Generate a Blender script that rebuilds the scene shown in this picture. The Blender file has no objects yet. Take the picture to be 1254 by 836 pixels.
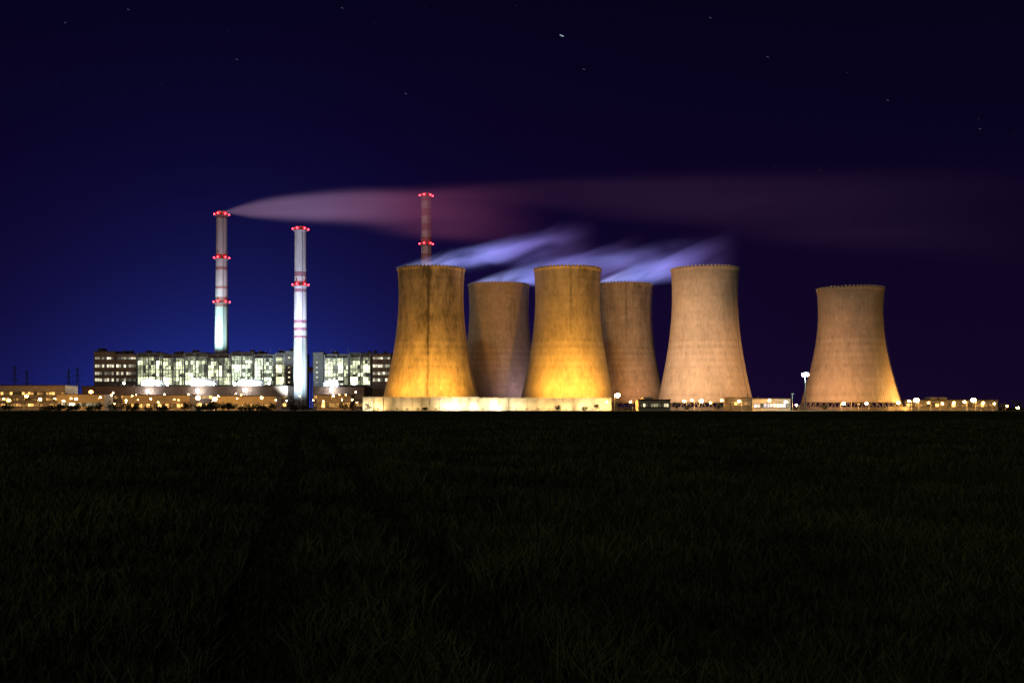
import bpy, math, random
import numpy as np
from mathutils import Vector
random.seed(7); np.random.seed(7)
F=1219.0
def X(px,D): return (px-627)*D/F
def Z(py,D): return 2+(499-py)*D/F
sc=bpy.context.scene
COL=sc.collection
# ------------------------------------------------------------------ helpers
class NT:
    def __init__(s,tree): s.t=tree; s.n=tree.nodes; s.l=tree.links
    def new(s,typ,**kw):
        n=s.n.new(typ)
        for k,v in kw.items(): setattr(n,k,v)
        return n
    def put(s,sock,v):
        if isinstance(v,(int,float)): sock.default_value=v
        elif isinstance(v,(tuple,list)): sock.default_value=v
        else: s.l.new(v,sock)
    def m(s,op,a,b=None,c=None,clamp=False):
        n=s.new('ShaderNodeMath',operation=op); n.use_clamp=clamp
        s.put(n.inputs[0],a)
        if b is not None: s.put(n.inputs[1],b)
        if c is not None: s.put(n.inputs[2],c)
        return n.outputs[0]
    def xyz(s,a,b,c):
        n=s.new('ShaderNodeCombineXYZ')
        for i,v in enumerate((a,b,c)): s.put(n.inputs[i],v)
        return n.outputs[0]
    def sep(s,v):
        n=s.new('ShaderNodeSeparateXYZ'); s.l.new(v,n.inputs[0]); return n.outputs
    def noise(s,vec,scale,detail=3,rough=0.55,dist=0):
        n=s.new('ShaderNodeTexNoise'); s.l.new(vec,n.inputs['Vector'])
        n.inputs['Scale'].default_value=scale; n.inputs['Detail'].default_value=detail
        n.inputs['Roughness'].default_value=rough; n.inputs['Distortion'].default_value=dist
        return n.outputs['Fac']
    def ramp(s,f,stops):
        n=s.new('ShaderNodeValToRGB'); s.put(n.inputs[0],f); e=n.color_ramp.elements
        while len(e)<len(stops): e.new(0.5)
        for i,(p,c) in enumerate(stops):
            e[i].position=p; e[i].color=(c[0],c[1],c[2],1)
        return n.outputs[0]
    def mix(s,f,a,b,mode='MIX'):
        n=s.new('ShaderNodeMix',data_type='RGBA',blend_type=mode)
        s.put(n.inputs[0],f)
        for i,v in ((6,a),(7,b)):
            if isinstance(v,tuple): v=(v[0],v[1],v[2],1)
            s.put(n.inputs[i],v)
        return n.outputs[2]
    def maprange(s,v,a,b,c=0,d=1,smooth=False):
        n=s.new('ShaderNodeMapRange'); n.clamp=True
        if smooth: n.interpolation_type='SMOOTHSTEP'
        s.put(n.inputs[0],v)
        for i,q in enumerate((a,b,c,d)): s.put(n.inputs[i+1],q)
        return n.outputs[0]
def newmat(name):
    m=bpy.data.materials.new(name); m.use_nodes=True; m.node_tree.nodes.clear()
    nt=NT(m.node_tree); out=nt.new('ShaderNodeOutputMaterial'); return m,nt,out
def mat(name,col,rough=0.85,var=0.25,scale=0.3,metal=0,bump=0.15):
    m,nt,out=newmat(name); b=nt.new('ShaderNodeBsdfPrincipled')
    tc=nt.new('ShaderNodeTexCoord').outputs['Object']
    f=nt.noise(tc,scale,5,0.6); f2=nt.noise(tc,scale*7,3)
    lo=tuple(c*(1-var) for c in col); hi=tuple(min(1,c*(1+var)) for c in col)
    c=nt.ramp(nt.m('ADD',nt.m('MULTIPLY',f,0.7),nt.m('MULTIPLY',f2,0.3)),[(0.3,lo),(0.7,hi)])
    nt.l.new(c,b.inputs['Base Color']); b.inputs['Roughness'].default_value=rough; b.inputs['Metallic'].default_value=metal
    bm=nt.new('ShaderNodeBump'); bm.inputs['Strength'].default_value=bump; bm.inputs['Distance'].default_value=0.2
    nt.l.new(f2,bm.inputs['Height']); nt.l.new(bm.outputs[0],b.inputs['Normal'])
    nt.l.new(b.outputs[0],out.inputs[0]); return m
def emis(name,col,st):
    m,nt,out=newmat(name); e=nt.new('ShaderNodeEmission')
    e.inputs[0].default_value=(*col,1); e.inputs[1].default_value=st
    nt.l.new(e.outputs[0],out.inputs[0]); return m
class MB:
    def __init__(s): s.v=[]; s.f=[]; s.mi=[]; s.c=[]
    def quad(s,pts,mi=0,col=(1,1,1)):
        b=len(s.v); s.v+=[tuple(p) for p in pts]; s.f.append(tuple(range(b,b+len(pts)))); s.mi.append(mi); s.c.append(col)
    def box(s,x0,x1,y0,y1,z0,z1,mi=0):
        b=len(s.v)
        s.v+=[(x0,y0,z0),(x1,y0,z0),(x1,y1,z0),(x0,y1,z0),(x0,y0,z1),(x1,y0,z1),(x1,y1,z1),(x0,y1,z1)]
        for q in ((0,3,2,1),(4,5,6,7),(0,1,5,4),(1,2,6,5),(2,3,7,6),(3,0,4,7)):
            s.f.append(tuple(b+i for i in q)); s.mi.append(mi); s.c.append((1,1,1))
    def tube(s,p,q,r0,r1=None,n=8,mi=0):
        r1=r0 if r1 is None else r1
        p=Vector(p);q=Vector(q);d=(q-p).normalized()
        a=d.cross(Vector((0,0,1)) if abs(d.z)<0.9 else Vector((1,0,0))).normalized(); c=d.cross(a)
        b=len(s.v)
        for P,r in ((p,r0),(q,r1)):
            for i in range(n):
                t=2*math.pi*i/n; s.v.append(tuple(P+a*math.cos(t)*r+c*math.sin(t)*r))
        for i in range(n):
            j=(i+1)%n; s.f.append((b+i,b+j,b+n+j,b+n+i)); s.mi.append(mi); s.c.append((1,1,1))
        s.f.append(tuple(b+n-1-i for i in range(n))); s.mi.append(mi); s.c.append((1,1,1))
        s.f.append(tuple(b+n+i for i in range(n))); s.mi.append(mi); s.c.append((1,1,1))
    def ball(s,c,r,mi=0,n=8,k=5,sz=1.0):
        prof=[(r*math.sin(math.pi*i/k),-r*sz*math.cos(math.pi*i/k)) for i in range(k+1)]
        prof[0]=(0.001,prof[0][1]); prof[-1]=(0.001,prof[-1][1]); s.rev(prof,n,c,mi)
    def rev(s,prof,n,c=(0,0,0),mi=0):
        b=len(s.v)
        for r,z in prof:
            for i in range(n):
                t=2*math.pi*i/n; s.v.append((c[0]+r*math.cos(t),c[1]+r*math.sin(t),c[2]+z))
        for k in range(len(prof)-1):
            for i in range(n):
                j=(i+1)%n; s.f.append((b+k*n+i,b+k*n+j,b+(k+1)*n+j,b+(k+1)*n+i)); s.mi.append(mi); s.c.append((1,1,1))
    def obj(s,name,mats,parent=None,smooth=False,loc=None,attr=False):
        me=bpy.data.meshes.new(name); me.from_pydata(s.v,[],s.f)
        for m in mats: me.materials.append(m)
        me.polygons.foreach_set('material_index',s.mi)
        if smooth: me.polygons.foreach_set('use_smooth',[True]*len(s.f))
        if attr:
            a=me.color_attributes.new('lit','FLOAT_COLOR','CORNER')
            vals=[]
            for f,c in zip(s.f,s.c): vals+=[c[0],c[1],c[2],1.0]*len(f)
            a.data.foreach_set('color',vals)
        me.update(); o=bpy.data.objects.new(name,me); COL.objects.link(o)
        if parent: o.parent=parent
        if loc: o.location=loc
        return o
def empty(name,loc=(0,0,0)):
    e=bpy.data.objects.new(name,None); e.location=loc; e.empty_display_size=5; COL.objects.link(e); return e
def spot(name,loc,tgt,P,col,ang=90,blend=0.8,size=1.0,parent=None):
    l=bpy.data.lights.new(name,'SPOT'); l.energy=P; l.color=col; l.spot_size=math.radians(ang); l.spot_blend=blend; l.shadow_soft_size=size
    o=bpy.data.objects.new(name,l); COL.objects.link(o); o.location=loc
    o.rotation_euler=(Vector(tgt)-Vector(loc)).to_track_quat('-Z','Y').to_euler()
    if parent: o.parent=parent
    return o
# ------------------------------------------------------------------ materials
M_steel=mat('painted_steel',(0.12,0.12,0.13),0.6,0.3,0.5)
M_dark=mat('dark_cladding',(0.06,0.05,0.045),0.8,0.4,0.2)
M_brown=mat('brown_cladding',(0.16,0.10,0.07),0.8,0.35,0.15)
M_conc=mat('wall_concrete',(0.40,0.38,0.32),0.9,0.35,0.2)
M_leg=mat('dimmed_concrete',(0.12,0.11,0.10),0.8,0.4,0.25)  # concrete colour darkened so floodlit legs and kerb look less lit
M_plaster=mat('plaster',(0.5,0.42,0.3),0.9,0.2,0.3)
M_roofwhite=mat('light_metal_roof',(0.6,0.62,0.62),0.6,0.2,0.2)
M_pole=mat('galvanised_steel',(0.3,0.3,0.3),0.5,0.2,1)
M_or=emis('sodium_lamp_glass',(1,0.48,0.11),400)
M_or_s=emis('sodium_lamp_glass_small',(1,0.40,0.07),100)
M_wh=emis('mercury_lamp_glass',(0.75,1.0,0.9),600)
M_whs=emis('metal_halide_glass',(0.85,0.95,1.0),140)
M_red=emis('aviation_beacon_glass',(1,0.02,0.03),26)
M_leaf=mat('leaf',(0.05,0.06,0.025),0.8,0.4,0.4)
M_bark=mat('bark',(0.08,0.06,0.04),0.9,0.3,1)
def glazing(name,strength,ns):
    m,nt,out=newmat(name); a=nt.new('ShaderNodeAttribute',attribute_name='lit')
    tc=nt.new('ShaderNodeTexCoord').outputs['Object']
    n=nt.noise(tc,ns,4,0.7); k=nt.maprange(n,0.36,0.62,0.3,1.5)
    e=nt.new('ShaderNodeEmission'); nt.l.new(a.outputs['Color'],e.inputs[0]); nt.l.new(nt.m('MULTIPLY',k,strength),e.inputs[1])
    g=nt.new('ShaderNodeBsdfPrincipled'); g.inputs['Base Color'].default_value=(0.03,0.035,0.04,1); g.inputs['Roughness'].default_value=0.2
    ad=nt.new('ShaderNodeAddShader'); nt.l.new(e.outputs[0],ad.inputs[0]); nt.l.new(g.outputs[0],ad.inputs[1])
    nt.l.new(ad.outputs[0],out.inputs[0]); return m
M_glz=glazing('lit_glazing',1.35,0.22)
# tower concrete
def tower_mat(name,seed,tint,streaks,stain=0.5,H=100):
    m,nt,out=newmat(name); b=nt.new('ShaderNodeBsdfPrincipled')
    tc=nt.new('ShaderNodeTexCoord').outputs['Object']; x,y,z=nt.sep(tc)
    th=nt.m('ARCTAN2',y,x)
    rr=nt.m('SQRT',nt.m('ADD',nt.m('MULTIPLY',x,x),nt.m('MULTIPLY',y,y)))
    cx=nt.m('DIVIDE',x,rr); cy=nt.m('DIVIDE',y,rr)
    v1=nt.xyz(cx,cy,nt.m('ADD',nt.m('MULTIPLY',z,0.012),seed))
    st=nt.noise(v1,5,5,0.65)
    v2=nt.xyz(cx,cy,nt.m('ADD',nt.m('MULTIPLY',z,0.004),seed*2.1))
    fine=nt.noise(v2,38,3,0.6)
    v3=nt.xyz(cx,cy,nt.m('ADD',nt.m('MULTIPLY',z,0.03),seed))
    blotch=nt.noise(v3,2.2,4,0.6)
    pa=nt.m('FLOOR',nt.m('MULTIPLY',th,96/(2*math.pi))); pz=nt.m('FLOOR',nt.m('DIVIDE',z,2.4))
    wn=nt.new('ShaderNodeTexWhiteNoise',noise_dimensions='2D'); nt.l.new(nt.xyz(pa,pz,seed),wn.inputs[0])
    lift=nt.new('ShaderNodeTexWhiteNoise',noise_dimensions='1D'); nt.l.new(pz,lift.inputs['W'])
    val=nt.m('ADD',0.62,nt.m('MULTIPLY',nt.m('SUBTRACT',st,0.5),1.1*stain))
    val=nt.m('ADD',val,nt.m('MULTIPLY',nt.m('SUBTRACT',fine,0.5),0.45))
    val=nt.m('ADD',val,nt.m('MULTIPLY',nt.m('SUBTRACT',blotch,0.5),0.8*stain))
    val=nt.m('ADD',val,nt.m('MULTIPLY',nt.m('SUBTRACT',wn.outputs[0],0.5),0.11))
    val=nt.m('ADD',val,nt.m('MULTIPLY',nt.m('SUBTRACT',lift.outputs[0],0.5),0.10))
    for (ax,w,sg,z0,z1) in streaks:
        g=nt.m('DIVIDE',nt.m('SUBTRACT',cx,ax),w); g=nt.m('EXPONENT',nt.m('MULTIPLY',nt.m('MULTIPLY',g,g),-1))
        hz=nt.maprange(z,z0,z1,0,1,True)
        g=nt.m('MULTIPLY',nt.m('MULTIPLY',g,sg),nt.m('MULTIPLY',hz,nt.maprange(st,0.3,0.6,1.3,0.5)))
        val=nt.m('SUBTRACT',val,g)
    c=nt.ramp(val,[(0.1,tuple(q*0.16 for q in tint)),(0.9,tint)])
    nt.l.new(c,b.inputs['Base Color']); b.inputs['Roughness'].default_value=0.9
    rib=nt.m('SINE',nt.m('MULTIPLY',th,120)); ln=nt.m('LESS_THAN',nt.m('FRACT',nt.m('DIVIDE',z,2.4)),0.08)
    hgt=nt.m('SUBTRACT',nt.m('MULTIPLY',rib,0.5),nt.m('MULTIPLY',ln,0.6))
    bm=nt.new('ShaderNodeBump'); bm.inputs['Strength'].default_value=0.25; bm.inputs['Distance'].default_value=0.35
    nt.l.new(hgt,bm.inputs['Height']); nt.l.new(bm.outputs[0],b.inputs['Normal'])
    nt.l.new(b.outputs[0],out.inputs[0]); return m
def cooling_tower(cpx,D,rt,rb,H,mt,seed):
    cx=X(cpx,D); e=empty('cooling_tower',(cx,D,0))
    zt=0.82*H; r0=rt/1.035
    b=zt/math.sqrt((rb/r0)**2-1)
    R=lambda z: r0*math.sqrt(1+((z-zt)/b)**2)
    zc=5.5; n=144
    prof=[(R(zc)-1.0,zc)]+[(R(zc),zc)]
    for i in range(1,45):
        z=zc+(H-zc)*i/44; prof.append((R(z),z))
    prof.append((R(H)+0.35,H+0.05)); prof.append((R(H)+0.35,H+0.5)); prof.append((R(H)-0.9,H+0.5))
    for i in range(20): 
        z=H-(H-zc)*(i)/20; prof.append((R(z)-0.9,z-0.05))
    m=MB(); m.rev(prof,n); m.obj('shell',[mt],e,True)
    m=MB(); k=44
    for i in range(k):
        a=2*math.pi*i/k; a2=2*math.pi*(i+0.5)/k; a0=2*math.pi*(i-0.5)/k
        rbb=R(0)+1.2; rtt=R(zc)-0.5
        P=(rbb*math.cos(a),rbb*math.sin(a),0)
        for q in (a0,a2): m.tube(P,(rtt*math.cos(q),rtt*math.sin(q),zc+0.2),0.42,0.36,6)
        m.rev([(0.01,0),(1.3,0),(1.1,1.0),(0.01,1.0)],6,P)
    m.obj('raking_columns',[M_leg],e)
    m=MB(); m.rev([(R(0)+4,0),(R(0)+4,2.4),(R(0)+3.5,2.4),(R(0)+3.5,0)],72); m.obj('basin_kerb',[M_leg],e)
    m=MB(); m.rev([(0.1,5.0),(R(5)-2,5.0),(R(5)-2,5.4),(0.1,5.4)],48); m.obj('fill_deck',[M_dark],e)
    m=MB(); k=56
    for i in range(k):
        a=2*math.pi*i/k; r=R(H)+0.1; c,s=math.cos(a),math.sin(a)
        t=0.7
        pts=[]
        for (dr,dt) in ((-0.7,-t),(0.35,-t),(0.35,t),(-0.7,t)):
            pts.append(((r+dr)*c-dt*s,(r+dr)*s+dt*c))
        b0=len(m.v)
        for zz in (H+0.55,H+1.5):
            for p in pts: m.v.append((p[0],p[1],zz))
        for q in ((4,5,6,7),(0,1,5,4),(1,2,6,5),(2,3,7,6),(3,0,4,7)):
            m.f.append(tuple(b0+j for j in q)); m.mi.append(0); m.c.append((1,1,1))
    m.obj('rim_blocks',[M_conc],e)
    m=MB(); a=-math.pi/2+0.9+seed*0.3
    for i in range(30):
        z=zc+(H-zc)*i/30; z2=zc+(H-zc)*(i+1)/30
        for da in (-0.012,0.012):
            m.tube(((R(z)+.5)*math.cos(a+da),(R(z)+.5)*math.sin(a+da),z),((R(z2)+.5)*math.cos(a+da),(R(z2)+.5)*math.sin(a+da),z2),0.09,n=4)
    m.obj('access_ladder',[M_steel],e)
    return e,R
gt=(0.44,0.39,0.33)
t1=tower_mat('tower_concrete_a',1.3,gt,[(0.0,0.035,0.55,-20,45),(-0.05,0.28,0.45,25,90),(-0.75,0.18,0.35,20,90),(0.62,0.2,0.4,10,80)],0.75)
t3=tower_mat('tower_concrete_b',4.1,gt,[(0.04,0.03,0.3,30,90),(0.55,0.3,0.25,20,95)],0.5)
t5=tower_mat('tower_concrete_c',7.7,gt,[(0.5,0.15,0.12,20,90)],0.3)
t6=tower_mat('tower_concrete_d',9.2,gt,[(0.75,0.2,0.25,20,90)],0.35)
DA=713; k=DA/F; HA=(499-332)*k+2
cooling_tower(528,DA,41*k,62.5*k,HA,t1,1)
cooling_tower(695,DA,41*k,61*k,HA,t3,2)
cooling_tower(863,DA,41*k,60*k,HA,t5,0)
DB=805; kb=DB/F
cooling_tower(611,DB,37.5*kb,56*kb,HA,t5,1)
cooling_tower(761,DB,37.5*kb,56*kb,HA,t3,2)
DC=680; kc=DC/F
cooling_tower(1041,DC,39*kc,61*kc,(499-356)*kc+2,t6,1)
# ------------------------------------------------------------------ floodlights on masts
def floodlight(loc,tgt,P,col,ang=100,size=1.2,blend=0.9):
    e=empty('floodlight',(loc[0],loc[1],0)); m=MB(); h=loc[2]
    m.tube((0,0,0),(0,0,h),0.18,0.1,6); d=(Vector(tgt)-Vector(loc)); d.z=0; d.normalize()
    m.box(-0.7,0.7,-0.3,0.3,h,h+0.7)
    m.obj('mast',[M_pole],e)
    spot('lamp',(d.x*1.0,d.y*1.0,h+0.35),(tgt[0]-loc[0],tgt[1]-loc[1],tgt[2]),P,col,ang,blend,size,e)
OR=(1,0.42,0.035); PE=(1,0.57,0.32); CY=(0.55,1.0,0.88)
cx=X(528,DA)
floodlight((cx-30,652,5),(cx-16,690,36),230e3,OR,100)
floodlight((cx+26,652,5),(cx+14,690,36),240e3,OR,100)
floodlight((cx+2,652,5),(cx,690,8),100e3,(1,0.48,0.08),120)
cx=X(695,DA)
floodlight((cx-22,648,5),(cx-10,690,42),330e3,OR,105)
floodlight((cx+24,652,5),(cx+14,690,36),240e3,OR,100)
floodlight((cx+0,652,5),(cx,690,10),100e3,(1,0.48,0.08),120)
cx=X(863,DA)
floodlight((cx-75,600,12),(cx,713,50),1150e3,PE,60)
floodlight((cx+75,625,8),(cx+10,713,28),430e3,(1,0.45,0.16),60)
cx=X(1041,DC)
floodlight((cx-62,600,10),(cx-5,680,36),300e3,(1,0.42,0.17),65)
floodlight((cx+58,640,5),(cx+25,680,14),90e3,(1,0.40,0.08),90)
floodlight((cx-15,620,4),(cx-5,680,10),30e3,(1,0.42,0.1),110)
floodlight((X(652,760),748,10),(X(611,DB),DB,50),28e3,(1,0.60,0.70),110)
floodlight((X(790,760),740,10),(X(766,DB),DB,50),62e3,(1,0.42,0.16),110)
# ------------------------------------------------------------------ chimneys
def chimney(px,D,pytop,w0,w1,bands,beacons,base,bandcol,mname):
    kk=D/F; x=X(px,D); H=Z(pytop,D); e=empty('chimney',(x,D,0)); rt=w0*kk/2; rb=w1*kk/2
    m_,nt,out=newmat(mname); b=nt.new('ShaderNodeBsdfPrincipled')
    tc=nt.new('ShaderNodeTexCoord').outputs['Object']; sx,sy,sz=nt.sep(tc)
    n=nt.noise(nt.xyz(sx,sy,nt.m('MULTIPLY',sz,0.06)),0.5,5,0.65)
    mask=0.0
    for (a,bb) in bands:
        z1=Z(a,D); z0=Z(bb,D)
        q=nt.m('MULTIPLY',nt.m('GREATER_THAN',sz,z0),nt.m('LESS_THAN',sz,z1))
        mask=q if mask==0.0 else nt.m('ADD',mask,q)
    c=nt.mix(mask,base,bandcol)
    c=nt.mix(nt.maprange(n,0.4,0.75,0.0,0.5),c,(0.12,0.10,0.10))
    nt.l.new(c,b.inputs['Base Color']); b.inputs['Roughness'].default_value=0.7; nt.l.new(b.outputs[0],out.inputs[0])
    m=MB(); prof=[]
    for i in range(41):
        t=i/40; prof.append((rb+(rt-rb)*min(1,t*1.15)**0.9,H*t))
    prof+=[(rt+0.3,H),(rt+0.3,H+0.6),(rt-0.7,H+0.6),(rt-0.7,H-8)]
    m.rev(prof,48); m.obj('shaft',[m_],e,True)
    m=MB(); g=MB()
    for py in beacons:
        z=Z(py,D); r=rb+(rt-rb)*min(1,z/H*1.15)**0.9
        m.rev([(r-0.05,z-1.6),(r+1.5,z-1.4),(r+1.5,z-1.2),(r-0.05,z-1.2)],32)
        m.rev([(r+1.45,z-0.2),(r+1.55,z-0.2),(r+1.55,z-0.1),(r+1.45,z-0.1)],32)
        for i in range(16):
            a=2*math.pi*i/16; m.tube(((r+1.5)*math.cos(a),(r+1.5)*math.sin(a),z-1.2),((r+1.5)*math.cos(a),(r+1.5)*math.sin(a),z-0.1),0.06,n=4)
        for i in range(6):
            a=2*math.pi*(i+0.25)/6; P=((r+1.7)*math.cos(a),(r+1.7)*math.sin(a),z+0.3)
            g.ball(P,0.8)
    m.obj('platforms',[M_steel],e); g.obj('beacon_lamps',[M_red],e,True)
    m=MB(); 
    for da in (-0.06,0.06):
        a=-math.pi/2+0.5+da; m.tube((rb*1.04*math.cos(a),rb*1.04*math.sin(a),0),((rt+.35)*math.cos(a),(rt+.35)*math.sin(a),H),0.12,n=4)
    m.obj('ladder',[M_steel],e)
    return x,H
RB=(0.26,0.10,0.11)
c1x,c1h=chimney(271.5,1000,260,13,19,[(262,268),(312,318),(327,331),(351,354),(364,376)],[263,316,370],(0.42,0.37,0.41),RB,'chimney_paint_a')
D2=932
c2x,c2h=chimney(368,D2,279,14,18,[(279,283),(333,339),(345,349),(354,358),(392,396),(401,405),(411,414)],[281,349],(0.62,0.62,0.65),(0.34,0.15,0.20),'chimney_paint_b')
c3x,c3h=chimney(522,1050,238,12,17,[(238,247),(256,265),(274,283),(291,302),(311,320)],[240,299],(0.36,0.27,0.26),RB,'chimney_paint_c')
floodlight((c1x-7,958,57),(c1x,1000,90),560e3,CY,75)
floodlight((c1x+9,955,57),(c1x,1000,190),600e3,(0.80,0.60,0.75),45)
floodlight((c2x-3,878,12),(c2x,D2,50),520e3,(0.66,0.88,1.0),80)
floodlight((c2x+5,876,12),(c2x,D2,150),1500e3,(0.68,0.72,1.0),50)
floodlight((c3x+20,1000,60),(c3x,1050,200),240e3,(1,0.55,0.5),50)
# ------------------------------------------------------------------ power house blocks
def facade(m_frame,m_glass,x0,x1,y,z0,z1,cols,rows,lit,rnd,frame=0.35,blind=0.15):
    dx=(x1-x0)/cols; dz=(z1-z0)/rows
    for i in range(cols+1):
        x=x0+dx*i; m_frame.box(x-frame/2,x+frame/2,y-0.45,y-0.05,z0,z1)
    for j in range(rows+1):
        z=z0+dz*j; m_frame.box(x0-0.2,x1+0.2,y-0.62,y-0.46,z-frame/2,z+frame/2)
    for i in range(cols):
        for j in range(rows):
            c=lit(i/cols,j/rows,rnd)
            if rnd.random()<blind: c=tuple(q*0.12 for q in c)
            a=x0+dx*i; b=z0+dz*j
            m_glass.quad([(a,y-0.03,b),(a+dx,y-0.03,b),(a+dx,y-0.03,b+dz),(a,y-0.03,b+dz)],0,c)
def power_house(segs,D,depth,name='power_station_hall'):
    e=empty(name); rnd=random.Random(3)
    w=MB(); fr=MB(); gl=MB(); ex=MB()
    for (p0,p1,pt,kind) in segs:
        x0,x1=X(p0,D),X(p1,D); zt=Z(pt,D); dy={'dark':-2.5,'brown':0,'glass':0.0,'stair':-4}[kind]
        mi={'dark':0,'brown':1,'glass':0,'stair':0}[kind]
        w.box(x0+0.01,x1-0.01,D+dy,D+depth,0,zt,mi)
        w.box(x0-0.4,x1+0.4,D+dy-0.5,D+depth,zt+0.003,zt+1.0,0)
        y=D+dy
        if kind=='glass':
            n=max(3,int((x1-x0)/2.6)); hue=rnd.random()
            tone=(0.80+0.2*hue,1.0,0.80-0.25*hue) if hue>0.35 else (0.72,1.0,0.92)
            cellb={}
            def lit(u,v,r):
                key=(int(u*3.99),int(v*5))
                if key not in cellb: cellb[key]=r.choice((0.3,0.7,1.1,1.5,2.0))
                s=cellb[key]*(0.6+0.6*r.random())
                if v>0.75: s*=0.4
                return tuple(q*s for q in tone)
            facade(fr,gl,x0+0.6,x1-0.6,y,Z(471,D),Z(pt+4,D),n,7,lit,rnd,0.28,0.12)
            zz=[Z(q,D) for q in (469,461,453,445,438)]
            for z in zz: ex.box(x0+0.3,x1-0.3,y-2.6,y-0.7,z-0.25,z+0.15)
            nb=max(1,int((x1-x0)/10)); 
            for i in range(nb+1):
                x=x0+0.8+(x1-x0-1.6)*i/nb; ex.box(x-0.4,x+0.4,y-3.3,y-2.65,0,zt)
            for i in range(nb):
                xa=x0+0.8+(x1-x0-1.6)*i/nb; xb=x0+0.8+(x1-x0-1.6)*(i+1)/nb
                j=rnd.randrange(4)
                ex.tube((xa,y-2.9,zz[j]),(xb,y-2.9,zz[j+1]),0.25,n=5)
                if rnd.random()<0.6:
                    xm=xa+rnd.uniform(2,8); ex.tube((xm,y-3.6,0),(xm,y-3.6,rnd.choice(zz)),0.6,n=8)
                if rnd.random()<0.5:
                    xm=xa+rnd.uniform(1,6); zq=rnd.choice(zz[:4]); ex.box(xm,xm+rnd.uniform(2,4),y-2.6,y-0.8,zq+0.16,zq+rnd.uniform(2,4.5))
        elif kind=='brown':
            for (a,b) in ((437,440),(446,450),(455,459),(463,467)):
                def lit(u,v,r):
                    s=0.2+1.1*r.random()**2; return (0.95*s,0.85*s,0.6*s)
                facade(fr,gl,x0+1,x1-1,y,Z(b,D),Z(a,D),max(3,int((x1-x0)/2.5)),1,lit,rnd,0.3,0.45)
        elif kind=='stair':
            for q in range(437,472,6):
                facade(fr,gl,x0+3,x0+5,y,Z(q+2,D),Z(q,D),1,1,lambda u,v,r:(0.7,0.6,0.35),rnd,0.2,0.3)
        for i in range(int((x1-x0)/9)+1):
            if rnd.random()<0.75:
                xa=rnd.uniform(x0+1,x1-4); h=rnd.uniform(1.2,3.2)
                w.box(xa,xa+rnd.uniform(1.5,4.5),D+rnd.uniform(4,9),D+rnd.uniform(10,16),zt+1.005,zt+1+h,0)
        for i in range(3):
            xa=rnd.uniform(x0+1,x1-1); w.tube((xa,D+3,zt+1),(xa,D+3,zt+rnd.uniform(2.5,6)),0.15,n=5)
    w.obj('walls',[M_dark,M_brown],e); fr.obj('window_frames',[M_steel],e); gl.obj('glazing',[M_glz],e,attr=True); ex.obj('steel_galleries',[M_steel],e)
    return e
power_house([(115,141,431,'brown'),(141.2,168,434,'brown'),(168.2,199,433,'glass'),(199.2,226,434.5,'glass'),(226.2,254,432.5,'glass'),(254.2,283,434,'glass'),(283.2,311,432,'glass'),(311.2,337,434.5,'glass'),(337.2,350,433,'glass'),(350.2,363,431.5,'stair')],950,60)
power_house([(384,397,433,'stair'),(397.2,428,434.5,'glass'),(428.2,455,433,'glass'),(455.2,479,433.5,'brown')],950,60)
e=empty('conveyor_bridge'); m=MB(); xa,xb=X(363,955),X(384,955)
m.box(xa,xb,960,966,Z(455,955),Z(449,955),0); 
for i in range(6):
    x=xa+(xb-xa)*(i+0.5)/6; m.box(x-1,x+1,959.8,959.95,Z(453.5,955),Z(451,955),0)
for x in (xa+4,xb-4): m.box(x-0.5,x+0.5,962,963,0,Z(455,955)-0.01,0)
m.obj('gallery',[M_brown],e)
def low_block(name,p0,p1,ptop,D,depth,wallmat,rows,litf,blind=0.3,monitors=(),colw=3.0,roofmat=None):
    e=empty(name); rnd=random.Random(int(p0*3+D)); w=MB(); fr=MB(); gl=MB()
    x0,x1=X(p0,D),X(p1,D); zt=Z(ptop,D)
    w.box(x0,x1,D,D+depth,0,zt,0); w.box(x0-0.4,x1+0.4,D-0.4,D+depth+0.4,zt+0.003,zt+0.6,1)
    for (a,b) in rows:
        facade(fr,gl,x0+1,x1-1,D,a,b,max(2,int((x1-x0)/colw)),1,litf,rnd,0.3,blind)
    for (q0,q1,h) in monitors:
        a,b=X(q0,D+6),X(q1,D+6); z=zt+0.61
        w.box(a,b,D+6,D+18,z,z+h*0.6,2)
        w.quad([(a,D+6,z+h*.6),(b,D+6,z+h*.6),(b-1.2,D+9,z+h),(a+1.2,D+9,z+h)],2)
        w.quad([(a+1.2,D+9,z+h),(b-1.2,D+9,z+h),(b-1.2,D+16,z+h),(a+1.2,D+16,z+h)],2)
        w.quad([(a,D+6,z+h*.6),(a+1.2,D+9,z+h),(a+1.2,D+16,z+h),(a,D+18,z+h*.6)],2)
        w.quad([(b,D+6,z+h*.6),(b-1.2,D+9,z+h),(b-1.2,D+16,z+h),(b,D+18,z+h*.6)],2)
    for i in range(int((x1-x0)/8)):
        if rnd.random()<0.5:
            xa=rnd.uniform(x0+1,x1-2); w.tube((xa,D+3,zt+0.6),(xa,D+3,zt+rnd.uniform(1.2,2.6)),0.3,n=6,mi=1)
    w.obj('walls',[wallmat,M_dark,roofmat or M_roofwhite],e); fr.obj('window_frames',[M_steel],e); gl.obj('windows',[M_glz],e,attr=True)
    return e
def litO(u,v,r):
    s=0.3+2.6*r.random()**2; return (1.0*s,0.50*s,0.13*s)
def litW(u,v,r):
    s=0.3+2.0*r.random()**2; return (0.95*s,0.8*s,0.45*s)
low_block('turbine_hall',100,352,473,900,40,M_brown,[(3,6),(10,13)],litO,0.35,[(172,196,6),(233,262,7),(291,320,6)],3.2)
low_block('turbine_hall',383,446,474,900,40,M_brown,[(3,6),(10,13)],litO,0.35,[(396,414,6)],3.2)
low_block('workshop_building',-30,80,472,860,25,M_plaster,[(3,5.5),(8,10.5),(13,15.5)],litO,0.45,[],2.6)
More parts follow.
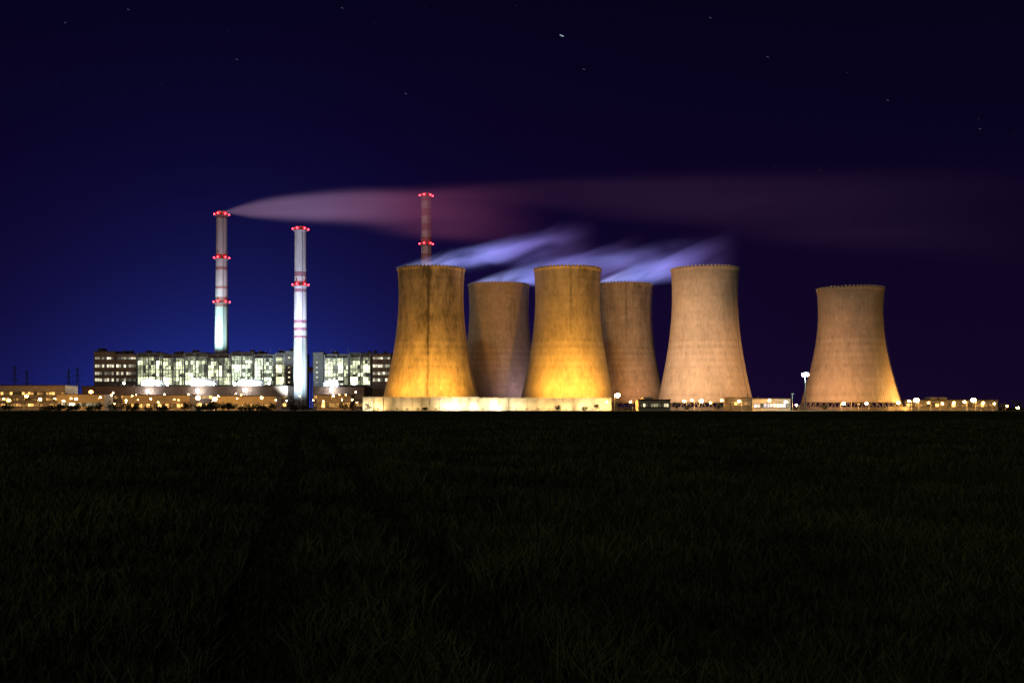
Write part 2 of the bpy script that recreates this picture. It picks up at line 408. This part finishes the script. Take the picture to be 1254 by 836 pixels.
low_block('store_building',70,128,483,820,18,M_plaster,[(3,6)],litW,0.5,[],3)
low_block('store_building',150,232,484,800,18,M_plaster,[(2,5)],litO,0.4,[],3)
low_block('store_building',262,338,485,800,18,M_plaster,[(2,5)],litO,0.4,[],3)
low_block('pump_house',388,430,484,790,15,M_plaster,[(2,6)],litO,0.3,[],3)
low_block('gatehouse',782,821,490,600,14,M_plaster,[(2.4,4.6)],litW,0.35,[(788,800,1.6)],1.7,M_plaster)
low_block('switch_house',893,921,487,624,14,M_dark,[(3.5,5.5)],litO,0.6,[],2.2)
low_block('office_building',921.3,968,488.5,624,12,M_plaster,[(2.0,4.6)],lambda u,v,r:tuple(q*(0.8+1.0*r.random()) for q in (1,0.72,0.45)),0.15,[],2.0)
low_block('warehouse',1108,1222,490,720,20,M_conc,[(2.5,5.0)],litO,0.4,[(1140,1160,2)],3,M_conc)
# ------------------------------------------------------------------ perimeter wall
def wall(p0,p1,D,ptop):
    e=empty('concrete_wall'); m=MB(); x0,x1=X(p0,D),X(p1,D); zt=Z(ptop,D); n=int((x1-x0)/6)
    dx=(x1-x0)/n; r=random.Random(int(p0))
    for i in range(n):
        a=x0+dx*i; o=r.uniform(-0.03,0.03)
        m.box(a+0.3,a+dx-0.3,D+o,D+0.4,0,zt-0.35)
        for q in (0.33,0.66): m.box(a+0.31,a+dx-0.31,D-0.09,D+o-0.003,zt*q-0.09,zt*q+0.09)
    for i in range(n+1):
        a=x0+dx*i; m.box(a-0.29,a+0.29,D-0.75,D+0.5,0,zt-0.1)
    m.obj('panels',[M_conc],e)
    m=MB(); m.box(x0-0.4,x1+0.4,D-0.8,D+0.6,zt-0.09,zt+0.2); m.obj('coping',[M_conc],e)
wall(445,586,640,486); wall(587,748,636,487)
rw=random.Random(4)
for px in range(452,748,16):
    D=640 if px<586 else 636
    px+=rw.uniform(-5,5); x=X(px,D); d=rw.uniform(5,10)
    floodlight((x,D-d,0.8),(x+1,D,4.0),rw.choice((3e3,7e3,12e3)),rw.choice(((1,0.66,0.28),(1,0.78,0.46),(1,0.60,0.22))),150,size=0.5)
# ------------------------------------------------------------------ street lamps
def street_lamp(px,py,D,m_em=M_or,s=0.8,side=1):
    x=X(px,D); h=Z(py,D); e=empty('street_lamp',(x,D,0)); m=MB(); g=MB()
    m.tube((side*1.6,0,0),(side*1.6,0,h-0.2),0.14,0.08,6); m.tube((side*1.6,0,h-0.2),(0,0,h+0.75),0.08,0.06,5)
    m.box(-0.7,0.7,-0.4,0.4,h+0.7,h+0.95); m.tube((side*1.6,0,0),(side*1.6,0,1.0),0.25,0.2,6)
    m.obj('pole',[M_pole],e); g.ball((0,0,h),s*0.9,0,10,6,0.75); g.obj('lantern',[m_em],e,True)
rr=random.Random(11)
L=[(5,488,800),(14,490,780),(33,486,820),(48,489,790),(66,487,800),(77,490,760),(93,488,780),(110,480,840),(121,487,780),(138,482,860),(150,489,760),(163,484,840),(182,489,760),(199,484,850),(214,489,770),(226,482,850),(243,488,760),(258,490,740),(272,486,780),(286,482,850),(300,484,780),(317,488,760),(334,489,750),(349,491,700),(371,486,760),(386,489,740),(404,483,760),(421,488,740),(432,490,700),(440,481,840)]
for (a,b,d) in L:
    street_lamp(a+rr.uniform(-5,5),b+rr.uniform(-1.5,1.5),d,M_or if rr.random()<0.5 else M_or_s,0.45+1.35*rr.random()**2,rr.choice((-1,1)))
for i in range(16):
    street_lamp(rr.uniform(0,440),rr.uniform(483,494),rr.uniform(700,790),M_or_s,rr.uniform(0.35,0.7),rr.choice((-1,1)))
for (a,b,d,mm,s) in [(756,484,610,M_or,1.7),(743,492,612,M_or_s,0.8),(772,492,615,M_or_s,0.8),(838,491,650,M_or,0.9),(847,490,640,M_or,0.7),(859,491,640,M_or,1.4),(870,493,630,M_or_s,0.8),(884,490,650,M_or_s,0.9),(905,491,618,M_or,0.8),(942,490,615,M_or,0.7),(962,492,610,M_whs,0.8),(975,496,600,M_or,0.6),(925,497,600,M_or,0.6),(1033,494,610,M_or,1.1),(1061,494,612,M_or,0.9),(1100,493,640,M_or,1.0),(1113,491,650,M_or,0.9),(1122,490,650,M_or,1.8),(1137,493,650,M_or_s,0.8),(1154,494,660,M_or,0.7),(1168,493,680,M_or_s,0.9),(1181,492,660,M_or,0.9),(1192,490,660,M_or,1.7),(1204,493,670,M_or_s,0.9),(1218,494,680,M_or,0.7),(1246,499,900,M_or,1.2),(1233,497,900,M_or_s,1)]:
    street_lamp(a,b,d,mm,s,rr.choice((-1,1)))
x=X(986,590); h=Z(459,590); e=empty('floodlight_mast',(x,590,0)); m=MB(); g=MB()
m.tube((0,0,0),(0,0,h+1),0.35,0.16,8); m.tube((-1.8,0,h-0.4),(1.8,0,h-0.4),0.12,n=5); m.box(-1.9,1.9,-0.2,0.1,h+1.0,h+1.3)
m.obj('pole',[M_pole],e)
for (q,z) in ((-1.3,0),(0,0.2),(1.3,0)): g.ball((q,-0.5,h+z),0.75,sz=0.9)
g.obj('lamps',[M_wh],e,True)
def yard_light(px,py,D,s=0.9):
    x=X(px,D); z=Z(py,D); e=empty('yard_light',(x,D,0)); m=MB(); m.tube((0,0,0),(0,0,z+0.5),0.15,0.1,6); m.box(-0.6,0.6,-0.1,0.5,z+0.72,z+1.1); m.obj('pole',[M_pole],e)
    g=MB(); g.ball((0,-0.5,z),s); g.obj('lantern',[M_whs],e,True)
for (a,b) in [(181,467),(190,468),(237,465),(243,467),(262,470),(298,466),(308,467),(330,469),(152,469),(404,466),(411,468),(434,470),(288,470),(205,470)]:
    yard_light(a,b,902,rr.uniform(0.8,1.6))
for (a,b,d) in [(242,478,895),(300,477,895),(181,479,895),(406,477,895)]:
    yard_light(a,b,d,1.5)
# ------------------------------------------------------------------ pylons
def pylon(px,ptop,D,arms=3):
    e=empty('electricity_pylon',(X(px,D),D,0)); m=MB(); H=Z(ptop,D); 
    w=lambda z:3.2*(1-z/H)**1.2+0.4
    lv=[H*q for q in (0,0.2,0.36,0.5,0.62,0.72,0.81,0.9,1)]
    for a,b in zip(lv[:-1],lv[1:]):
        for sx in(-1,1):
            for sy in (-1,1):
                m.tube((sx*w(a),sy*w(a),a),(sx*w(b),sy*w(b),b),0.2,n=4)
            m.tube((sx*w(a),-w(a),a),(-sx*w(b),-w(b),b),0.12,n=4); m.tube((sx*w(a),w(a),a),(-sx*w(b),w(b),b),0.12,n=4)
    for i in range(arms):
        z=H*(0.66+0.13*i); 
        for sx in (-1,1):
            m.tube((0,0,z),(sx*(7-1.3*i),0,z+0.4),0.2,n=4); m.tube((0,0,z+2.2),(sx*(7-1.3*i),0,z+0.5),0.14,n=4)
            m.tube((sx*(7-1.3*i),0,z+0.4),(sx*(7-1.3*i),0,z-1.6),0.12,n=4)
    m.obj('lattice',[M_steel],e)
for a,b,d in [(18,447,1250),(33,453,1350),(84,452,1250),(95,449,1300)]: pylon(a,b,d)
# ------------------------------------------------------------------ vegetation
def tree(name,items,leafs=260,ls=0.45):
    m=MB(); r=random.Random(len(items)*7+int(items[0][0]))
    for (x,y,h,w) in items:
        m.tube((x,y,0),(x+r.uniform(-.2,.2),y,h*0.6),0.05*h*0.5,0.02*h*0.5,6,1)
        cl=[]
        for i in range(9):
            a=r.uniform(0,6.28); rad=w*r.uniform(0.15,0.75); zc=h*r.uniform(0.35,0.92)
            P=(x+math.cos(a)*rad,y+math.sin(a)*rad,zc); cl.append(P)
            m.tube((x,y,h*r.uniform(0.15,0.5)),P,0.012*h,0.004*h,4,1)
        for i in range(leafs):
            c=r.choice(cl); q=0.30*w; p=Vector((c[0]+r.gauss(0,q),c[1]+r.gauss(0,q),max(0.1,c[2]+r.gauss(0,q*0.8))))
            a=Vector((r.gauss(0,1),r.gauss(0,1),r.gauss(0,1))).normalized(); b=a.orthogonal().normalized(); s=ls*r.uniform(.5,1.3)
            m.quad([p-a*s,p+b*s*0.6,p+a*s,p-b*s*0.6],0)
    return m.obj(name,[M_leaf,M_bark])
r=random.Random(5)
tree('tree_row',[(X(r.uniform(20,365),560)+r.uniform(-2,2),560+r.uniform(-30,40),r.uniform(1.8,5.0),r.uniform(1.8,3.2)) for _ in range(48)],150)
tree('tree_row',[(X(r.uniform(-60,440),700),690+r.uniform(-20,20),r.uniform(3,6),r.uniform(2.5,4.0)) for _ in range(16)],150)
for px,D,h,w in [(683,628,3.5,2.0),(731,625,4,2.2),(716,622,2.6,2),(828,615,5,2.4),(841,618,3.6,2.5),(880,612,4.2,2.6),(1010,625,3.5,2),(1245,700,7.5,4),(452,620,4.5,2.5),(520,628,2.5,2),(1228,690,5,3)]:
    tree('tree',[(X(px,D),D,h,w)],300,0.32)
# ------------------------------------------------------------------ ground
m_,nt,out=newmat('field_ground'); b=nt.new('ShaderNodeBsdfPrincipled'); tc=nt.new('ShaderNodeTexCoord').outputs['Object']
x,y,z=nt.sep(tc)
n1=nt.noise(tc,0.03,4,0.6); n2=nt.noise(tc,1.6,5,0.7)
rows=nt.noise(nt.xyz(nt.m('MULTIPLY',x,0.02),nt.m('MULTIPLY',y,0.22),0.0),1.0,4,0.6)
val=nt.m('ADD',nt.m('MULTIPLY',n2,0.4),nt.m('ADD',nt.m('MULTIPLY',n1,0.3),nt.m('MULTIPLY',rows,0.3)))
c=nt.ramp(val,[(0.36,(0.008,0.009,0.005)),(0.52,(0.035,0.042,0.014)),(0.66,(0.075,0.085,0.028))])
nt.l.new(c,b.inputs['Base Color']); b.inputs['Roughness'].default_value=1.0
b.inputs['Specular IOR Level'].default_value=0.0
bm=nt.new('ShaderNodeBump'); bm.inputs['Strength'].default_value=0.8; bm.inputs['Distance'].default_value=0.3; nt.l.new(n2,bm.inputs['Height']); nt.l.new(bm.outputs[0],b.inputs['Normal'])
nt.l.new(b.outputs[0],out.inputs[0])
m=MB()
G=12000; m.quad([(-G,-G,0),(G,-G,0),(G,G,0),(-G,G,0)]); m.obj('ground',[m_])
M_asph=mat('asphalt',(0.05,0.05,0.05),0.9,0.3,0.3)
m=MB(); m.quad([(-520,645,0.02),(330,645,0.02),(330,1100,0.02),(-520,1100,0.02)]); m.obj('paved_yard',[M_asph])
m=MB(); m.quad([(-520,606,0.03),(420,606,0.03),(420,613,0.03),(-520,613,0.03)],0)
m.box(-520,420,605.7,605.99,0,0.15,1); m.box(-520,420,613.01,613.3,0,0.15,1)
for i in range(94): m.quad([(-520+i*10,609.4,0.034),(-516+i*10,609.4,0.034),(-516+i*10,609.55,0.034),(-520+i*10,609.55,0.034)],2)
m.obj('road',[M_asph,M_conc,M_roofwhite])
# grass / young cereal crop
N=230000
D=5.5*(150/5.5)**(np.random.rand(N)**0.85)
Xg=(np.random.rand(N)*2-1)*(0.62*D+1.5)
clump=np.sin(Xg*0.7+1.3*np.sin(D*0.35))*np.sin(D*0.45+0.8*np.sin(Xg*0.4))
clump2=np.sin(Xg*2.3+D*1.1)*np.sin(D*2.9-Xg*0.7)
H=(0.30+0.12*clump+0.06*clump2)*(0.6+0.6*np.random.rand(N))
track=np.minimum(np.abs(Xg+0.21*D+0.4),np.abs(Xg+0.21*D-1.5))
H=np.where(track<0.32,H*0.25,H)
W=(0.006+0.0006*D)*(0.7+0.6*np.random.rand(N))
ang=np.random.rand(N)*2*np.pi; la=np.random.rand(N)*2*np.pi; lean=H*(0.15+0.6*np.random.rand(N))
px,py=np.cos(ang)*W,np.sin(ang)*W; lx,ly=np.cos(la)*lean,np.sin(la)*lean
V=np.zeros((N,5,3))
V[:,0]=np.stack([Xg-px,D-py,0*D],1); V[:,1]=np.stack([Xg+px,D+py,0*D],1)
V[:,2]=np.stack([Xg+px*.8+lx*.3,D+py*.8+ly*.3,H*.6],1); V[:,3]=np.stack([Xg-px*.8+lx*.3,D-py*.8+ly*.3,H*.6],1)
V[:,4]=np.stack([Xg+lx,D+ly,H],1)
me=bpy.data.meshes.new('grass'); me.vertices.add(N*5); me.vertices.foreach_set('co',V.ravel())
base=(np.arange(N)*5)[:,None]; idx=np.concatenate([base+np.array([0,1,2,3]),base+np.array([3,2,4])],1).ravel()
me.loops.add(N*7); me.loops.foreach_set('vertex_index',idx.astype(np.int32))
ls=(np.arange(N)*7)[:,None]+np.array([0,4]); me.polygons.add(N*2); me.polygons.foreach_set('loop_start',ls.ravel().astype(np.int32))
me.update(calc_edges=True); me.validate()
mg,nt,out=newmat('grass_blade'); b=nt.new('ShaderNodeBsdfPrincipled'); tc=nt.new('ShaderNodeTexCoord').outputs['Object']; x,y,z=nt.sep(tc)
n=nt.noise(tc,0.22,4,0.7); n5=nt.noise(tc,9,2)
c=nt.ramp(nt.m('ADD',nt.m('MULTIPLY',n,0.7),nt.m('MULTIPLY',n5,0.3)),[(0.38,(0.015,0.023,0.008)),(0.62,(0.10,0.12,0.035))])
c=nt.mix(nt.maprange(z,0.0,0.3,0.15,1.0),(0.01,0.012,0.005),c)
nt.l.new(c,b.inputs['Base Color']); b.inputs['Roughness'].default_value=0.7; b.inputs['Specular IOR Level'].default_value=0.2
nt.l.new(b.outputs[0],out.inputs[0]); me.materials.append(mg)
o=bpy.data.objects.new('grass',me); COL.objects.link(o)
# ------------------------------------------------------------------ plumes (emission-only volumes, glow stands in for scattered floodlight)
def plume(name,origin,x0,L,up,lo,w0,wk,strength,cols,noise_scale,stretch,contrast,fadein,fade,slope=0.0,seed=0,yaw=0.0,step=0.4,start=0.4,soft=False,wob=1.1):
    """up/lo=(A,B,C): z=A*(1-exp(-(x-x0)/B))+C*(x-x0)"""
    m,nt,out=newmat(name+'_vapour_glow'); tc=nt.new('ShaderNodeTexCoord').outputs['Object']; x,y,z=nt.sep(tc)
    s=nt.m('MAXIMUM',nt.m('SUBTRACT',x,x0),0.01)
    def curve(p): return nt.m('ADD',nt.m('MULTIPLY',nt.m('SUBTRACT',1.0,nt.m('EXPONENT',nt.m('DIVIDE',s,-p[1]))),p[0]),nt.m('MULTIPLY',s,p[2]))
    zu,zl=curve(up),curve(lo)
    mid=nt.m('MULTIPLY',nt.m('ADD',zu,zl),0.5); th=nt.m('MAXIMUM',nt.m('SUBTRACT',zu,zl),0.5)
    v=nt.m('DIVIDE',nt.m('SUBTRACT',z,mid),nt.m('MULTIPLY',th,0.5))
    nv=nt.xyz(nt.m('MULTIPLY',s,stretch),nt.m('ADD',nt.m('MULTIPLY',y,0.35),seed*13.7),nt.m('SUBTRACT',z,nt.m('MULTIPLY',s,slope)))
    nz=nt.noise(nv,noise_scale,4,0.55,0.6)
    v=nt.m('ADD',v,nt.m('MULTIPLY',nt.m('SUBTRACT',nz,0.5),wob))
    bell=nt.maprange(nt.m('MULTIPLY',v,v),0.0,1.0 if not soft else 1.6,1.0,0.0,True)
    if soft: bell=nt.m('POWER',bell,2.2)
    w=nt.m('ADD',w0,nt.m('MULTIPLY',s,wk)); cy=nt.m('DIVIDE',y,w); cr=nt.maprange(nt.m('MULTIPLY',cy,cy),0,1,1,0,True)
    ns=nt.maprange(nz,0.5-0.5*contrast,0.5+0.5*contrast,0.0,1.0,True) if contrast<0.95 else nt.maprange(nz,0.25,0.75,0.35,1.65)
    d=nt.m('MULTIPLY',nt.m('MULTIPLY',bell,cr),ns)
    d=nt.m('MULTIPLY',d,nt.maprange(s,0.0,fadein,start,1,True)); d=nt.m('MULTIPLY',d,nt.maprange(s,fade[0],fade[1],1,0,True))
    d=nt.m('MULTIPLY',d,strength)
    em=nt.new('ShaderNodeEmission'); nt.l.new(nt.ramp(nt.m('DIVIDE',s,L),cols),em.inputs[0]); nt.l.new(d,em.inputs[1])  # scattered light is put in as the plume's own coloured emission
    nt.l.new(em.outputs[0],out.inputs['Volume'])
    try: m.cycles.volume_step_rate=step
    except Exception as ex: print('step',ex)
    f=lambda p,q:p[0]*(1-math.exp(-q/p[1]))+p[2]*q
    K=12; mb=MB()
    for i in range(K+1):
        q=L*i/K; t=0.35*abs(f(up,q)-f(lo,q)); a=f(up,q)+1.5+t; bz=f(lo,q)-1.5-t; ww=w0+wk*q
        mb.v+=[(x0+q,-ww,bz),(x0+q,ww,bz),(x0+q,ww,a),(x0+q,-ww,a)]
    for i in range(K):
        for j in range(4):
            mb.f.append((4*i+j,4*(i+1)+j,4*(i+1)+(j+1)%4,4*i+(j+1)%4)); mb.mi.append(0); mb.c.append((1,1,1))
    mb.f.append((3,2,1,0)); mb.f.append((4*K,4*K+1,4*K+2,4*K+3)); mb.mi+=[0,0]; mb.c+=[(1,1,1)]*2
    for i,ff in enumerate(mb.f): mb.f[i]=tuple(reversed(ff))
    o=mb.obj(name,[m],loc=origin); o.rotation_euler=(0,0,yaw); return o
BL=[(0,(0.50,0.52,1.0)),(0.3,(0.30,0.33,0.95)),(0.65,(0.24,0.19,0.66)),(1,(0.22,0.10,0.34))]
zr=HA+0.3
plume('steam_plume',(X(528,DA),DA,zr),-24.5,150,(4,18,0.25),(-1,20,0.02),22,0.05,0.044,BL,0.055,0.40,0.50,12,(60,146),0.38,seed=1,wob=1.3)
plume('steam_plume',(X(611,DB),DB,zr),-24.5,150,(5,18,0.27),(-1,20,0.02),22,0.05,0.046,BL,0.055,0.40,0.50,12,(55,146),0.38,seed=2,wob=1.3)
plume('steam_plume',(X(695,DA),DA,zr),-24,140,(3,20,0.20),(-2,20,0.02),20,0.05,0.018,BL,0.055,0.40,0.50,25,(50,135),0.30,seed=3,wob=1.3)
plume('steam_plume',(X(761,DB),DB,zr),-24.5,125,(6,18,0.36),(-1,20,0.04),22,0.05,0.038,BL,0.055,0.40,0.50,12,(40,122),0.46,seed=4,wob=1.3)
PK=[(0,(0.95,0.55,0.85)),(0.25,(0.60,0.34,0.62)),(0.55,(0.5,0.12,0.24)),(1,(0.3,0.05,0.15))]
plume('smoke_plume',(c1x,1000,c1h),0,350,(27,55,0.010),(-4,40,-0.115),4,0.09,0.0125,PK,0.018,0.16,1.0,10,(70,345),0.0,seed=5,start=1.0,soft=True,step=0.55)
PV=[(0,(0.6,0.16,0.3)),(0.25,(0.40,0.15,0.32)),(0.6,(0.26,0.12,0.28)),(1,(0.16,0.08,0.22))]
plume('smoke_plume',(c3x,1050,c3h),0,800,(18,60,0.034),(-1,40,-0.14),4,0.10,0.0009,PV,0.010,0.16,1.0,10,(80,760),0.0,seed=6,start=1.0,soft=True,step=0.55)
# ------------------------------------------------------------------ stars
m=MB(); rs=random.Random(21); SD=9000; kp=SD/F
def star(px,py,ln,th,mi):
    x,z=X(px,SD),Z(py,SD); a=math.radians(-22); dx,dz=math.cos(a)*ln*kp/2,math.sin(a)*ln*kp/2; ox,oz=-math.sin(a)*th*kp/2,math.cos(a)*th*kp/2
    m.quad([(x-dx-ox,SD,z-dz-oz),(x+dx-ox,SD,z+dz-oz),(x+dx+ox,SD,z+dz+oz),(x-dx+ox,SD,z-dz+oz)],mi)
star(688,44,5,1.3,0)
for p in [(290,73),(80,28),(419,10),(157,12),(1200,158),(715,85),(1087,123),(870,22),(497,115),(940,70)]: star(p[0],p[1],3,0.9,1)
for i in range(70): star(rs.uniform(-500,1750),rs.uniform(-350,300),rs.uniform(2,3),rs.uniform(0.5,0.8),2)
m.obj('stars',[emis('star_bright',(0.7,0.8,1),0.5),emis('star_mid',(0.6,0.6,0.9),0.09),emis('star_faint',(0.5,0.4,0.8),0.03)])
# ------------------------------------------------------------------ world
w=bpy.data.worlds.new('World'); sc.world=w; w.use_nodes=True; nt=NT(w.node_tree); nt.n.clear()
out=nt.new('ShaderNodeOutputWorld'); g=nt.new('ShaderNodeTexCoord').outputs['Generated']; x,y,z=nt.sep(g)
sky=nt.new('ShaderNodeTexSky',sky_type='NISHITA'); sky.sun_disc=False; sky.sun_elevation=math.radians(-5); sky.sun_rotation=math.radians(200)
ze=nt.m('MAXIMUM',z,0.0)
def glow(x0,sx,sz,col):
    gx=nt.m('DIVIDE',nt.m('SUBTRACT',x,x0),sx); gx=nt.m('EXPONENT',nt.m('MULTIPLY',nt.m('MULTIPLY',gx,gx),-1))
    q=nt.m('MULTIPLY',nt.m('MULTIPLY',gx,nt.m('EXPONENT',nt.m('DIVIDE',ze,-sz))),nt.m('GREATER_THAN',y,0.0))
    n=nt.new('ShaderNodeVectorMath',operation='SCALE'); n.inputs[0].default_value=col; nt.l.new(q,n.inputs['Scale']); return n.outputs[0]
basec=nt.ramp(nt.m('DIVIDE',ze,0.45),[(0,(0.0060,0.0024,0.016)),(0.5,(0.0028,0.0012,0.0125)),(1,(0.0011,0.0007,0.0065))])
acc=basec
for gl_ in (glow(-0.26,0.15,0.065,(0.010,0.038,0.30)),glow(-0.28,0.28,0.12,(0.001,0.0022,0.055)),glow(0.0,0.35,0.22,(0.002,0.0002,0.008))):
    n=nt.new('ShaderNodeVectorMath',operation='ADD'); nt.l.new(acc,n.inputs[0]); nt.l.new(gl_,n.inputs[1]); acc=n.outputs[0]
n=nt.new('ShaderNodeVectorMath',operation='SCALE'); nt.l.new(sky.outputs[0],n.inputs[0]); n.inputs['Scale'].default_value=0.002
n2=nt.new('ShaderNodeVectorMath',operation='ADD'); nt.l.new(acc,n2.inputs[0]); nt.l.new(n.outputs[0],n2.inputs[1])
bg=nt.new('ShaderNodeBackground'); nt.l.new(n2.outputs[0],bg.inputs[0]); bg.inputs[1].default_value=1.0; nt.l.new(bg.outputs[0],out.inputs[0])
l=bpy.data.lights.new('fill_sun','SUN'); l.energy=0.25; l.angle=math.radians(0.5); l.color=(1,0.92,0.7); o=bpy.data.objects.new('fill_sun',l); COL.objects.link(o); o.rotation_euler=(math.radians(50),0,math.radians(-20))  # dim warm fill added to brighten the grass, no moon known
# camera
cam=bpy.data.cameras.new('camera'); cam.lens=35; cam.sensor_width=36; cam.clip_end=40000; cam.clip_start=0.2; cam.shift_y=81/1254
co=bpy.data.objects.new('camera',cam); COL.objects.link(co); co.location=(0,0,2); co.rotation_euler=(math.radians(90),0,0); sc.camera=co
sc.view_settings.view_transform='Standard'; sc.view_settings.look='None'; sc.view_settings.exposure=0
